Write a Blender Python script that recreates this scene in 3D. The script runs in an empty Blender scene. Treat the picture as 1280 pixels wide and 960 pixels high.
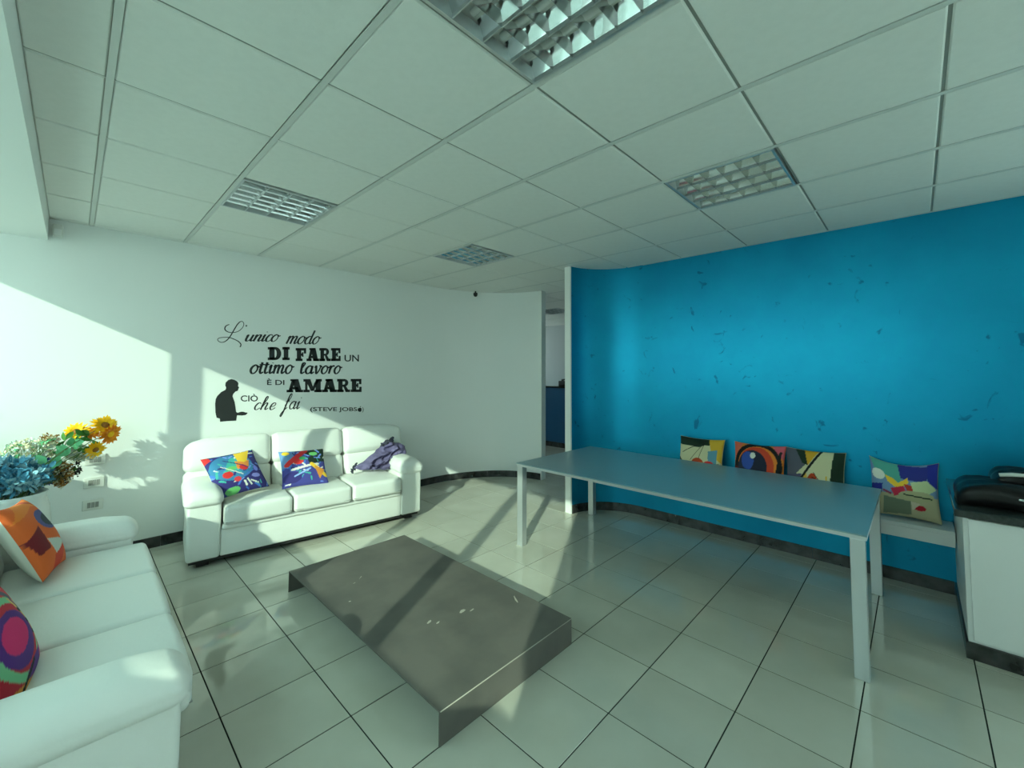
import bpy, bmesh, math, random
from mathutils import Vector, Matrix, Euler
random.seed(7)
PI = math.pi
C = bpy.context.scene.collection
scene = bpy.context.scene

# ------------------------------------------------------------------ camera
H = 1.514                    # eye height
cam_d = bpy.data.cameras.new('camera')
cam = bpy.data.objects.new('camera', cam_d); C.objects.link(cam)
cam_d.sensor_fit = 'HORIZONTAL'; cam_d.sensor_width = 36.0
cam_d.lens = 525.73 / 1280 * 36.0
cam_d.shift_x = (640 - 638.09) / 1280
cam_d.shift_y = (438.04 - 480) / 1280
cam_d.clip_start = 0.02
yaw, pitch, roll = math.radians(43.932), math.radians(2.888), math.radians(0.221)
fw = Vector((math.cos(yaw)*math.cos(pitch), math.sin(yaw)*math.cos(pitch), math.sin(pitch)))
rt = Vector((math.sin(yaw), -math.cos(yaw), 0)); up = rt.cross(fw)
r2 = math.cos(roll)*rt + math.sin(roll)*up; u2 = -math.sin(roll)*rt + math.cos(roll)*up
M = Matrix((r2, u2, -fw)).transposed()
cam.matrix_world = Matrix.Translation((0, 0, H)) @ M.to_4x4()
scene.camera = cam

# ------------------------------------------------------------------ light
w = bpy.data.worlds.new('world'); scene.world = w; w.use_nodes = True
nt = w.node_tree; nt.nodes.clear()
out = nt.nodes.new('ShaderNodeOutputWorld'); bg = nt.nodes.new('ShaderNodeBackground')
SKY_STRENGTH = 7.7
tc = nt.nodes.new('ShaderNodeTexCoord'); sep = nt.nodes.new('ShaderNodeSeparateXYZ'); rampw = nt.nodes.new('ShaderNodeValToRGB')
rampw.color_ramp.elements[0].position = 0.0; rampw.color_ramp.elements[0].color = (0.81, 1.0, 0.97, 1)
rampw.color_ramp.elements[1].position = 0.8; rampw.color_ramp.elements[1].color = (0.58, 0.95, 1.0, 1)
nt.links.new(tc.outputs['Generated'], sep.inputs[0]); nt.links.new(sep.outputs['Z'], rampw.inputs[0])
nt.links.new(rampw.outputs[0], bg.inputs['Color']); bg.inputs['Strength'].default_value = SKY_STRENGTH
nt.links.new(bg.outputs[0], out.inputs['Surface'])

SUN_AZ = math.radians(29.5); SUN_SLOPE = 0.49
sd = Vector((math.cos(SUN_AZ), math.sin(SUN_AZ), -SUN_SLOPE*math.cos(SUN_AZ))).normalized()
sun_d = bpy.data.lights.new('sun', 'SUN'); sun = bpy.data.objects.new('sun', sun_d); C.objects.link(sun)
sun_d.energy = 9.3; sun_d.angle = math.radians(0.6); sun_d.color = (0.90, 1.0, 0.84)
sun.location = (-6, -3, 5)
sun.rotation_euler = sd.to_track_quat('-Z', 'Y').to_euler()

scene.cycles.sample_clamp_indirect = 0.0
vs = scene.view_settings
scene.display_settings.display_device = 'sRGB'
vs.view_transform = 'Standard'; vs.look = 'None'; vs.gamma = 1.0; vs.use_curve_mapping = False
vs.exposure = 0.14

# ------------------------------------------------------------------ materials
def lin(c):
    return tuple(x/12.92 if x <= 0.04045 else ((x+0.055)/1.055)**2.4 for x in c)
def hx(r, g, b): return lin((r/255, g/255, b/255))
def mat(name, col, rough=0.5, metal=0.0, spec=0.5, var=None, vscale=6.0, bump=0.0, bscale=80.0, coat=0.0, vdetail=4.0):
    m = bpy.data.materials.new(name); m.use_nodes = True
    n = m.node_tree.nodes; l = m.node_tree.links; b = n['Principled BSDF']
    b.inputs['Base Color'].default_value = (*col, 1); b.inputs['Roughness'].default_value = rough
    b.inputs['Metallic'].default_value = metal; b.inputs['Specular IOR Level'].default_value = spec
    b.inputs['Coat Weight'].default_value = coat; b.inputs['Coat Roughness'].default_value = 0.08
    co = n.new('ShaderNodeTexCoord')
    if var is not None:
        no = n.new('ShaderNodeTexNoise'); no.inputs['Scale'].default_value = vscale; no.inputs['Detail'].default_value = vdetail
        rp = n.new('ShaderNodeValToRGB'); rp.color_ramp.elements[0].color = (*var, 1); rp.color_ramp.elements[1].color = (*col, 1)
        rp.color_ramp.elements[0].position = 0.35; rp.color_ramp.elements[1].position = 0.62
        l.new(co.outputs['Object'], no.inputs['Vector']); l.new(no.outputs['Fac'], rp.inputs[0]); l.new(rp.outputs[0], b.inputs['Base Color'])
    if bump:
        n2 = n.new('ShaderNodeTexNoise'); n2.inputs['Scale'].default_value = bscale; n2.inputs['Detail'].default_value = 3
        bp = n.new('ShaderNodeBump'); bp.inputs['Strength'].default_value = bump; bp.inputs['Distance'].default_value = 0.004
        l.new(co.outputs['Object'], n2.inputs['Vector']); l.new(n2.outputs['Fac'], bp.inputs['Height']); l.new(bp.outputs[0], b.inputs['Normal'])
    return m
M_ = {}
M_['wall'] = mat('wall_paint', (0.83, 0.84, 0.82), 0.75, bump=0.12, bscale=140)
M_['wall_end'] = mat('white_gloss_trim', (0.82, 0.82, 0.80), 0.4)
M_['panel'] = mat('ceiling_panel', (0.83, 0.83, 0.80), 0.9, var=(0.81, 0.81, 0.78), vscale=25, bump=0.12, bscale=90)
M_['tbar'] = mat('ceiling_grid', (0.66, 0.67, 0.65), 0.5)
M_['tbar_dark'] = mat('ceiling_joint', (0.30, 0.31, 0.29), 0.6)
M_['grout'] = mat('dark_grout', (0.03, 0.034, 0.03), 0.95, spec=0.0)
M_['leather'] = mat('white_leather', (0.80, 0.80, 0.76), 0.42, bump=0.25, bscale=55, spec=0.45)
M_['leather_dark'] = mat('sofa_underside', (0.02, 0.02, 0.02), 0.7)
M_['seam'] = mat('seam_thread', (0.35, 0.35, 0.33), 0.7)
M_['steel_dark'] = mat('raw_dark_steel', (0.150, 0.138, 0.122), 0.5, metal=0.0, spec=0.08, var=(0.112, 0.105, 0.095), vscale=3.5, bump=0.05, bscale=25)
M_['scuff'] = mat('chipped_paint', (0.42, 0.38, 0.32), 0.7)
M_['alu'] = mat('satin_aluminium', (0.62, 0.64, 0.66), 0.33, metal=0.7)
M_['tabletop'] = mat('grey_lacquer', (0.19, 0.32, 0.37), 0.34, spec=0.8)
M_['marble_dark'] = mat('dark_marble', (0.045, 0.045, 0.045), 0.25, var=(0.012, 0.013, 0.013), vscale=14, vdetail=8)
M_['granite'] = mat('dark_granite', (0.035, 0.045, 0.045), 0.12, var=(0.02, 0.025, 0.025), vscale=60)
M_['cabinet'] = mat('white_laminate', (0.78, 0.78, 0.77), 0.35)
M_['mirror'] = mat('mirror_louver', (0.66, 0.68, 0.68), 0.12, metal=1.0)
M_['tube'] = mat('fluorescent_tube', (0.85, 0.86, 0.85), 0.25)
M_['plastic'] = mat('white_plastic', (0.72, 0.72, 0.68), 0.4)
M_['socket_dark'] = mat('grey_modules', (0.30, 0.30, 0.28), 0.5)
M_['black'] = mat('black_plastic', (0.012, 0.012, 0.013), 0.35)
M_['decal'] = mat('black_vinyl', (0.012, 0.014, 0.014), 0.55)
M_['blackleather'] = mat('black_leather', (0.006, 0.006, 0.007), 0.42, bump=0.3, bscale=30, spec=0.35)
M_['vase'] = mat('white_ceramic', (0.74, 0.76, 0.75), 0.25)
M_['jacket'] = mat('purple_grey_cloth', hx(118, 108, 148), 0.8, var=hx(88, 80, 116), vscale=12, bump=0.4, bscale=120)
M_['jacket_dark'] = mat('dark_lining_cloth', hx(50, 50, 66), 0.8, bump=0.3, bscale=90)
M_['frame'] = mat('window_frame', (0.70, 0.71, 0.70), 0.4)
M_['paving'] = mat('outside_paving', (0.40, 0.41, 0.38), 0.9, var=(0.33, 0.34, 0.32), vscale=2)
M_['desk_blue'] = mat('blue_panel', (0.012, 0.10, 0.24), 0.4)
M_['corridor'] = mat('grey_wall_paint', (0.42, 0.45, 0.47), 0.8)
for nm, c in (('petal', hx(255, 196, 0)), ('petal_orange', hx(246, 150, 10)), ('disc_brown', hx(150, 95, 25)), ('stem', hx(96, 120, 70)), ('leaf_green', hx(120, 205, 150)),
              ('leaf_dark', hx(70, 130, 50)), ('tulle_blue', hx(80, 150, 180)), ('tulle_pale', hx(150, 195, 210)), ('blue_deep', hx(30, 60, 130)), ('cream', hx(235, 225, 190)), ('brown_dry', hx(165, 115, 45)), ('black_berry', hx(30, 25, 30)), ('white_petal', hx(230, 235, 230))):
    M_[nm] = mat(nm, c, 0.7)

def attr_mat(name, rough=0.85):
    m = bpy.data.materials.new(name); m.use_nodes = True
    n = m.node_tree.nodes; l = m.node_tree.links; b = n['Principled BSDF']; b.inputs['Roughness'].default_value = rough
    a = n.new('ShaderNodeAttribute'); a.attribute_name = 'print_colour'; l.new(a.outputs['Color'], b.inputs['Base Color'])
    tx = n.new('ShaderNodeTexCoord'); wv = n.new('ShaderNodeTexNoise'); wv.inputs['Scale'].default_value = 160
    bp = n.new('ShaderNodeBump'); bp.inputs['Strength'].default_value = 0.2; bp.inputs['Distance'].default_value = 0.002
    l.new(tx.outputs['Object'], wv.inputs['Vector']); l.new(wv.outputs['Fac'], bp.inputs['Height']); l.new(bp.outputs[0], b.inputs['Normal'])
    return m
M_['print'] = attr_mat('printed_fabric')

def blue_wall_mat():
    m = bpy.data.materials.new('blue_plaster'); m.use_nodes = True
    n = m.node_tree.nodes; l = m.node_tree.links; b = n['Principled BSDF']
    co = n.new('ShaderNodeTexCoord'); mp = n.new('ShaderNodeMapping'); l.new(co.outputs['Object'], mp.inputs['Vector'])
    a = n.new('ShaderNodeTexNoise'); a.inputs['Scale'].default_value = 1.6; a.inputs['Detail'].default_value = 7; a.inputs['Roughness'].default_value = 0.6
    r = n.new('ShaderNodeValToRGB'); r.color_ramp.elements[0].position = 0.3; r.color_ramp.elements[1].position = 0.7
    r.color_ramp.elements[0].color = (0.004, 0.25, 0.45, 1); r.color_ramp.elements[1].color = (0.006, 0.32, 0.53, 1)
    f = n.new('ShaderNodeTexNoise'); f.inputs['Scale'].default_value = 7.0; f.inputs['Detail'].default_value = 5; f.inputs['Distortion'].default_value = 1.6
    fr = n.new('ShaderNodeValToRGB'); fr.color_ramp.elements[0].position = 0.285; fr.color_ramp.elements[1].position = 0.345
    fr.color_ramp.elements[0].color = (0, 0, 0, 1); fr.color_ramp.elements[1].color = (1, 1, 1, 1)
    mx = n.new('ShaderNodeMix'); mx.data_type = 'RGBA'; mx.inputs[6].default_value = (0.003, 0.15, 0.28, 1)
    for q in (a, f): l.new(mp.outputs[0], q.inputs['Vector'])
    l.new(a.outputs['Fac'], r.inputs[0]); l.new(f.outputs['Fac'], fr.inputs[0]); l.new(fr.outputs[0], mx.inputs[0]); l.new(r.outputs[0], mx.inputs[7])
    l.new(mx.outputs[2], b.inputs['Base Color'])
    rr = n.new('ShaderNodeMapRange'); rr.inputs[3].default_value = 0.33; rr.inputs[4].default_value = 0.42; b.inputs['Specular IOR Level'].default_value = 0.3; b.inputs['Metallic'].default_value = 0.7
    l.new(a.outputs['Fac'], rr.inputs[0]); l.new(rr.outputs[0], b.inputs['Roughness'])
    bp = n.new('ShaderNodeBump'); bp.inputs['Strength'].default_value = 0.15; bp.inputs['Distance'].default_value = 0.006
    l.new(f.outputs['Fac'], bp.inputs['Height']); l.new(bp.outputs[0], b.inputs['Normal'])
    return m
M_['blue'] = blue_wall_mat()

def tile_mat():
    m = bpy.data.materials.new('glazed_floor_tile'); m.use_nodes = True
    n = m.node_tree.nodes; l = m.node_tree.links; b = n['Principled BSDF']
    co = n.new('ShaderNodeTexCoord'); oi = n.new('ShaderNodeObjectInfo')
    ad = n.new('ShaderNodeVectorMath'); ad.operation = 'ADD'
    l.new(co.outputs['Object'], ad.inputs[0]); l.new(oi.outputs['Location'], ad.inputs[1])
    a = n.new('ShaderNodeTexNoise'); a.inputs['Scale'].default_value = 3.0; a.inputs['Detail'].default_value = 6
    l.new(ad.outputs[0], a.inputs['Vector'])
    r = n.new('ShaderNodeValToRGB'); r.color_ramp.elements[0].position = 0.3; r.color_ramp.elements[1].position = 0.7
    r.color_ramp.elements[0].color = (0.52, 0.50, 0.42, 1); r.color_ramp.elements[1].color = (0.59, 0.57, 0.49, 1)
    l.new(a.outputs['Fac'], r.inputs[0])
    hs = n.new('ShaderNodeHueSaturation'); mr = n.new('ShaderNodeMapRange'); mr.inputs[3].default_value = 0.94; mr.inputs[4].default_value = 1.05
    l.new(oi.outputs['Random'], mr.inputs[0]); l.new(mr.outputs[0], hs.inputs['Value']); l.new(r.outputs[0], hs.inputs['Color'])
    l.new(hs.outputs[0], b.inputs['Base Color'])
    b.inputs['Roughness'].default_value = 0.06; b.inputs['Specular IOR Level'].default_value = 0.7
    return m
M_['tile'] = tile_mat()

def glass_mat(nm, tint):
    m = bpy.data.materials.new(nm); m.use_nodes = True
    n = m.node_tree.nodes; l = m.node_tree.links; n.remove(n['Principled BSDF'])
    t = n.new('ShaderNodeBsdfTransparent'); t.inputs[0].default_value = (*tint, 1)
    g = n.new('ShaderNodeBsdfGlossy'); g.inputs['Roughness'].default_value = 0.0
    mx = n.new('ShaderNodeMixShader'); mx.inputs[0].default_value = 0.06
    l.new(t.outputs[0], mx.inputs[1]); l.new(g.outputs[0], mx.inputs[2]); l.new(mx.outputs[0], n['Material Output'].inputs['Surface'])
    return m
M_['glass'] = glass_mat('window_glass', (0.95, 0.98, 0.96)); M_['glass_tinted'] = glass_mat('dimming_window_glass', (0.62, 0.67, 0.64))  # tint put in to dim the light from the left windows

# ------------------------------------------------------------------ mesh helpers
class MB:
    def __init__(self): self.v = []; self.f = []; self.s = []; self.mi = []
    def add(self, verts, faces, smooth=False, mi=0, xf=None):
        k = len(self.v)
        self.v += [tuple(xf @ Vector(p)) if xf else tuple(p) for p in verts]
        self.f += [tuple(i+k for i in f) for f in faces]
        self.s += [smooth]*len(faces); self.mi += [mi]*len(faces)
        return self
    def box(self, x0, x1, y0, y1, z0, z1, mi=0, xf=None):
        v = [(x0,y0,z0),(x1,y0,z0),(x1,y1,z0),(x0,y1,z0),(x0,y0,z1),(x1,y0,z1),(x1,y1,z1),(x0,y1,z1)]
        return self.add(v, [(0,3,2,1),(4,5,6,7),(0,1,5,4),(1,2,6,5),(2,3,7,6),(3,0,4,7)], False, mi, xf)
    def bevbox(self, x0, x1, y0, y1, z0, z1, r=0.004, mi=0, xf=None):
        return self.rbox(((x0+x1)/2, (y0+y1)/2, (z0+z1)/2), (x1-x0, y1-y0, z1-z0), r, 1, 1, mi=mi, xf=xf, smooth=False)
    def rbox(self, c, size, r, nr=4, nf=4, deform=None, mi=0, xf=None, smooth=True):
        h = [s/2 for s in size]; r = min(r, min(h)*0.999)
        def coords(hh):
            inn = hh - r; a = []
            for i in range(nr, 0, -1): a.append(-(inn + r*math.tan(PI/4*i/nr)))
            for i in range(nf+1): a.append(-inn + 2*inn*i/nf)
            for i in range(1, nr+1): a.append(inn + r*math.tan(PI/4*i/nr))
            return a
        cs = [coords(x) for x in h]; idx = {}; V = []; F = []
        def vid(p):
            key = tuple(round(q, 6) for q in p)
            if key not in idx:
                inn = [max(-(h[i]-r), min(h[i]-r, p[i])) for i in range(3)]
                d = Vector([p[i]-inn[i] for i in range(3)])
                q = Vector(inn) + (d.normalized()*r if d.length > 1e-9 else d)
                if deform: q = Vector(deform(q.x/h[0], q.y/h[1], q.z/h[2], q))
                idx[key] = len(V); V.append((q.x+c[0], q.y+c[1], q.z+c[2]))
            return idx[key]
        for ax in range(3):
            o1, o2 = (ax+1) % 3, (ax+2) % 3
            for sgn in (-1, 1):
                A, B = cs[o1], cs[o2]
                for i in range(len(A)-1):
                    for j in range(len(B)-1):
                        q = []
                        for (a, b) in ((A[i],B[j]),(A[i+1],B[j]),(A[i+1],B[j+1]),(A[i],B[j+1])):
                            p = [0,0,0]; p[ax] = sgn*h[ax]; p[o1] = a; p[o2] = b; q.append(vid(p))
                        F.append(tuple(q if sgn > 0 else q[::-1]))
        return self.add(V, F, smooth, mi, xf)
    def tube(self, pts, r, n=8, mi=0, cap=True, xf=None):
        pts = [Vector(p) for p in pts]; rs = r if isinstance(r, (list, tuple)) else [r]*len(pts)
        V = []; F = []; pr = None
        for i, p in enumerate(pts):
            t = (pts[min(i+1, len(pts)-1)] - pts[max(i-1, 0)]).normalized()
            if pr is None:
                pr = t.orthogonal().normalized()
            else:
                pr = (pr - t*pr.dot(t)); pr = pr.normalized() if pr.length > 1e-6 else t.orthogonal().normalized()
            b = t.cross(pr)
            for k in range(n):
                a = 2*PI*k/n; V.append(p + (pr*math.cos(a) + b*math.sin(a))*rs[i])
        for i in range(len(pts)-1):
            for k in range(n):
                F.append((i*n+k, i*n+(k+1)%n, (i+1)*n+(k+1)%n, (i+1)*n+k))
        if cap: F.append(tuple(range(n))[::-1]); F.append(tuple(range((len(pts)-1)*n, len(pts)*n)))
        return self.add(V, F, True, mi, xf)
    def lathe(self, prof, n=32, c=(0,0,0), mi=0, xf=None):
        V = []; F = []
        for (r, z) in prof:
            for k in range(n): a = 2*PI*k/n; V.append((c[0]+r*math.cos(a), c[1]+r*math.sin(a), c[2]+z))
        for i in range(len(prof)-1):
            for k in range(n): F.append((i*n+k, i*n+(k+1)%n, (i+1)*n+(k+1)%n, (i+1)*n+k))
        return self.add(V, F, True, mi, xf)
    def prism(self, poly, z0, z1, mi=0, smooth=False):
        n = len(poly); V = [(x,y,z0) for x,y in poly]+[(x,y,z1) for x,y in poly]
        F = [tuple(range(n))[::-1], tuple(range(n, 2*n))] + [(i,(i+1)%n,n+(i+1)%n,n+i) for i in range(n)]
        return self.add(V, F, smooth, mi)
    def build(self, name, mats, parent=None, loc=(0,0,0), rot=None):
        me = bpy.data.meshes.new(name); me.from_pydata(self.v, [], self.f)
        for m in (mats if isinstance(mats, (list, tuple)) else [mats]): me.materials.append(m)
        me.polygons.foreach_set('use_smooth', self.s); me.polygons.foreach_set('material_index', self.mi); me.update()
        o = bpy.data.objects.new(name, me); C.objects.link(o); o.location = loc
        if rot: o.rotation_euler = rot
        if parent: o.parent = parent
        return o
def tag(o, label=None, cat=None, group=None, kind=None):
    if label: o['label'] = label
    if cat: o['category'] = cat
    if group: o['group'] = group
    if kind: o['kind'] = kind
    return o
def thing(name, label, cat, loc=(0,0,0), rot=(0,0,0), group=None):
    o = bpy.data.objects.new(name, None); C.objects.link(o); o.location = loc; o.rotation_euler = rot; o.empty_display_size = 0.05
    return tag(o, label, cat, group)
def inst(o, parent, loc, rot=None):
    c = o.copy(); C.objects.link(c); c.location = loc; c.parent = parent
    if rot: c.rotation_euler = rot
    return c

# ================================================================== SETTING
XW, XB, YW, YBK, CH = -1.10, 4.25, 4.755, -4.5, 2.6746
def white_wall_arc(n=20, off=0.0):
    out = []
    for i in range(n+1):
        a = PI/2*(1 - i/n)
        a = max(a, math.radians(5))
        out.append((3.38 + (1.23-off)*math.cos(a), 3.75 + (1.005-off)*math.sin(a)))
        if a <= math.radians(5): break
    return out
def blue_wall_arc(n=16, off=0.0):
    out = []
    for i in range(n+1):
        a = math.radians(86)*i/n
        out.append((3.72 + (0.53-off)*math.cos(a), 2.14 + (0.565-off)*math.sin(a)))
    return out
def ribbon(path, z0, z1, thick, mb=None, mi=0, smooth=True):
    """a wall following a plan path; 'thick' grows to the left of the path"""
    mb = mb or MB(); n = len(path); P = [Vector((x, y, 0)) for x, y in path]; L = []
    for i in range(n):
        t = (P[min(i+1, n-1)] - P[max(i-1, 0)]).normalized(); L.append(Vector((-t.y, t.x, 0)))
    Q = [P[i] + L[i]*thick for i in range(n)]
    V = []
    for i in range(n):
        V += [(P[i].x,P[i].y,z0),(P[i].x,P[i].y,z1),(Q[i].x,Q[i].y,z1),(Q[i].x,Q[i].y,z0)]
    for k in range(4):
        S = []; F = []
        for i in range(n): S += [V[4*i+k], V[4*i+(k+1)%4]]
        for i in range(n-1): F.append((2*i, 2*i+1, 2*i+3, 2*i+2))
        mb.add(S, F, smooth and k in (0, 2), mi)
    mb.add(V[:4], [(0,3,2,1)], False, mi); mb.add(V[-4:], [(0,1,2,3)], False, mi)
    return mb

# floor: grout slab with single tiles
floor = MB().box(XW-0.15, XB+0.3, YBK-0.15, 2.3, -0.10, -0.002).box(XW-0.15, 9.0, 2.3, 8.2, -0.10, -0.002).build('floor', M_['grout']); tag(floor, kind='structure')
TS, TX, TY, G = 0.402, 0.504, 0.230, 0.0055
def tile_mb(sx, sy):
    e = 0.0006; x, y = sx/2, sy/2
    V = [(-x,-y,-0.006),(x,-y,-0.006),(x,y,-0.006),(-x,y,-0.006),(-x,-y,-e),(x,-y,-e),(x,y,-e),(-x,y,-e),(-x+e,-y+e,0),(x-e,-y+e,0),(x-e,y-e,0),(-x+e,y-e,0)]
    F = [(8,9,10,11)] + [(4+i, 4+(i+1)%4, 8+(i+1)%4, 8+i) for i in range(4)] + [(i,(i+1)%4,4+(i+1)%4,4+i) for i in range(4)]
    return V, F
def in_room(cx, cy):
    return -0.9 < cx < 4.3 and cy < 4.78
tile0 = None; field = MB()
for i in range(-4, 22):
    for j in range(-12, 20):
        cx, cy = TX + TS*(i+0.5), TY + TS*(j+0.5)
        if not (XW-0.2 < cx < 8.8 and YBK-0.2 < cy < 8.0) or (cx > XB+0.1 and cy < 2.5): continue
        vis = (cx < 4.3 and -0.5 < cy < 4.7) or (4.3 <= cx < 5.9 and cy > cx*0.62 and cy < cx*0.95)
        if cx < 0.1 and cy < 2.0: vis = False
        if vis:
            if tile0 is None:
                V, F = tile_mb(TS-G, TS-G); tile0 = MB().add(V, F).build('tile', M_['tile'], floor, (cx, cy, 0))
            else: inst(tile0, floor, (cx, cy, 0))
        else:
            V, F = tile_mb(TS-G, TS-G); field.add([(x+cx, y+cy, z) for x, y, z in V], F)
tag(field.build('tile_field', M_['tile'], floor), kind='stuff')

# walls
wl = MB()
tag(wl.box(XW-0.12, 3.40, YW, YW+0.12, 0, 3.0).build('wall_back', M_['wall']), kind='structure')
path = white_wall_arc(); tag(ribbon(path, 0, 3.0, 0.10).build('wall_curved', M_['wall']), kind='structure')
e = path[-1]; e2 = path[-2]; tdir = Vector((e[0]-e2[0], e[1]-e2[1], 0)).normalized(); nrm = Vector((-tdir.y, tdir.x, 0))
# white end trims of both curved walls
def end_trim(name, p, t, nl, th, z1):
    mb = MB(); a = Vector((p[0], p[1], 0)); V = []
    for z in (0, z1):
        for (s, q) in ((-0.001, -0.006), (0.016, -0.006), (0.016, th+0.006), (-0.001, th+0.006)):
            r = a + t*s + nl*q; V.append((r.x, r.y, z))
    mb.add(V, [(0,3,2,1),(4,5,6,7),(0,1,5,4),(1,2,6,5),(2,3,7,6),(3,0,4,7)])
    return tag(mb.build(name, M_['wall_end']), kind='structure')
end_trim('trim_1', e, tdir, nrm, 0.10, CH+0.004)
bp_ = [(XB, -1.45), (XB, 0.0), (XB, 1.0), (XB, 2.0)] + blue_wall_arc()
rp_ = list(bp_)
bw = ribbon([(x, y) for x, y in rp_], 0, 3.0, -0.07)
tag(bw.build('wall_right', M_['blue']), kind='structure')
rw = MB().box(XB, XB+0.07, YBK-0.1, -4.3, 0, 3.0).box(XB, XB+0.07, -4.3, -1.45, 0, 0.1).box(XB, XB+0.07, -4.3, -1.45, 2.5, 3.0)
rw = tag(rw.build('wall_right_rear', M_['blue']), kind='structure')
wr = MB().box(XB+0.01, XB+0.06, -4.3, -1.45, 0.1, 0.15).box(XB+0.01, XB+0.06, -3.38, -3.32, 0.15, 2.5).box(XB+0.01, XB+0.06, -2.42, -2.36, 0.15, 2.5)
wr = tag(wr.build('window_8', M_['frame']), kind='structure')  # unseen window, added to bring fill light to the right side
for y0, y1 in ((-4.3, -3.38), (-3.32, -2.42), (-2.36, -1.45)): MB().box(XB+0.032, XB+0.038, y0, y1, 0.15, 2.5).build('pane', M_['glass'], wr)
e = rp_[-1]; e2 = rp_[-2]; tdir = Vector((e[0]-e2[0], e[1]-e2[1], 0)).normalized(); nrm = Vector((tdir.y, -tdir.x, 0))
end_trim('trim_2', e, tdir, nrm, 0.07, CH+0.004)
tag(MB().box(XW-0.12, XB+0.1, YBK-0.12, YBK, 0, 3.0).build('wall_front', M_['wall']), kind='structure')
# window side: solid pillar wall, header, low sill
lw = MB().box(XW-0.03, XW+0.03, YBK, -0.105, 0, 3.0).box(XW-0.03, XW+0.03, -0.105, YW, 2.507, 3.0).box(XW-0.10, XW+0.03, -0.105, YW, -0.02, 1.187)
tag(lw.build('wall_left', M_['wall']), kind='structure')
ms = [-0.105, 0.792, 1.782, 2.757, 3.727, YW]
for k in range(5):
    a = ms[k] + (0.053 if k else 0); b = ms[k+1] - (0.053 if k < 4 else 0)
    fr = MB()
    if k < 4: fr.box(XW-0.03, XW+0.03, b, ms[k+1]+0.053, 1.202, 2.507)
    fr.box(XW-0.10, XW+0.035, a-0.053, b+0.053, 1.187, 1.202)
    wn = fr.build('window_%d' % (k+1), M_['frame']); tag(wn, kind='structure')
    MB().box(XW-0.003, XW+0.003, a, b, 1.202, 2.507).build('pane', M_['glass_tinted'], wn)
# dropped soffit in front of the window band
tag(MB().box(XW+0.03, -0.173, YBK, YW, 2.507, 3.0).build('trim_3', M_['wall']), kind='structure')
# ground outside
tag(MB().box(-14, XW-0.16, -14, 12, -0.25, -0.06).box(XW-0.16, 14, -14, YBK-0.16, -0.25, -0.06).box(XB+0.4, 14, YBK-0.16, 2.0, -0.25, -0.06).build('ground', M_['paving']), kind='structure')
# corridor behind the gap
tag(MB().box(8.4, 8.5, 2.4, 8.2, 0, 3.0).build('wall_far', M_['corridor']), kind='structure')
tag(MB().box(4.36, 8.5, 2.3, 2.4, 0, 3.0).build('wall_corridor_right', M_['corridor']), kind='structure')
tag(MB().box(3.3, 4.8, 8.0, 8.1, 0, 3.0).box(8.0, 8.5, 8.0, 8.1, 0, 3.0).box(4.8, 8.0, 8.0, 8.1, 0, 1.5).box(4.8, 8.0, 8.0, 8.1, 2.1, 3.0).build('wall_corridor_left', M_['corridor']), kind='structure')
wn = MB().box(4.8, 8.0, 8.03, 8.07, 1.5, 1.54).build('window_6', M_['frame']); tag(wn, kind='structure')  # added out of view to brighten the dark corridor
MB().box(4.8, 8.0, 8.047, 8.053, 1.54, 2.1).build('pane', M_['glass'], wn)
tag(MB().box(3.2, 3.3, 4.875, 8.1, 0, 3.0).build('wall_corridor_back', M_['corridor']), kind='structure')

# ceiling: slab, grid bars, single panels
ceil = MB().box(XW-0.12, XB+0.1, YBK-0.12, 2.3, CH+0.06, CH+0.16).box(XW-0.12, 9.0, 2.3, 8.2, CH+0.06, CH+0.16).build('ceiling', M_['wall']); tag(ceil, kind='structure')
GX, GY, P6 = 0.057, 1.683, 0.6
LIGHTS = [(1, -2), (1, 2), (4, -2), (4, 2), (10, 5)]
pan0 = None; pfield = MB()
def panel_vf(sx, sy):
    x, y, b = sx/2, sy/2, 0.006
    V = [(-x,-y,0.006),(x,-y,0.006),(x,y,0.006),(-x,y,0.006),(-x+b,-y+b,0),(x-b,-y+b,0),(x-b,y-b,0),(-x+b,y-b,0),(-x,-y,0.016),(x,-y,0.016),(x,y,0.016),(-x,y,0.016)]
    F = [(7,6,5,4)] + [(i, 4+i, 4+(i+1)%4, (i+1)%4) for i in range(4)] + [(8+i, i, (i+1)%4, 8+(i+1)%4) for i in range(4)]
    return V, F
PX, PY = P6-0.026, P6-0.011
for a in range(-1, 15):
    for b in range(-11, 11):
        if (a, b) in LIGHTS: continue
        cx, cy = GX+P6*(a+0.5), GY+P6*(b+0.5)
        x0 = max(cx-PX/2, -0.172)
        if cx > 8.5 or (cx > XB+0.1 and cy < 2.3) or cy < YBK-0.2 or cy > 8.1 or x0 > cx+PX/2-0.05: continue
        sx = cx+PX/2 - x0; c2 = (x0+cx+PX/2)/2
        vis = (a <= 7 and b >= -4 and b <= 5) or (a in (8, 9, 10) and 3 <= b <= 6)
        if not vis:
            V, F = panel_vf(sx, PY); pfield.add([(x+c2, y+cy, z+CH) for x, y, z in V], F); continue
        if sx < PX-0.01:
            V, F = panel_vf(sx, PY); MB().add(V, F).build('panel', M_['panel'], ceil, (c2, cy, CH))
        elif pan0 is None:
            V, F = panel_vf(PX, PY); pan0 = MB().add(V, F).build('panel', M_['panel'], ceil, (c2, cy, CH))
        else: inst(pan0, ceil, (c2, cy, CH))
tag(pfield.build('panel_field', M_['panel'], ceil), kind='stuff')
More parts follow.
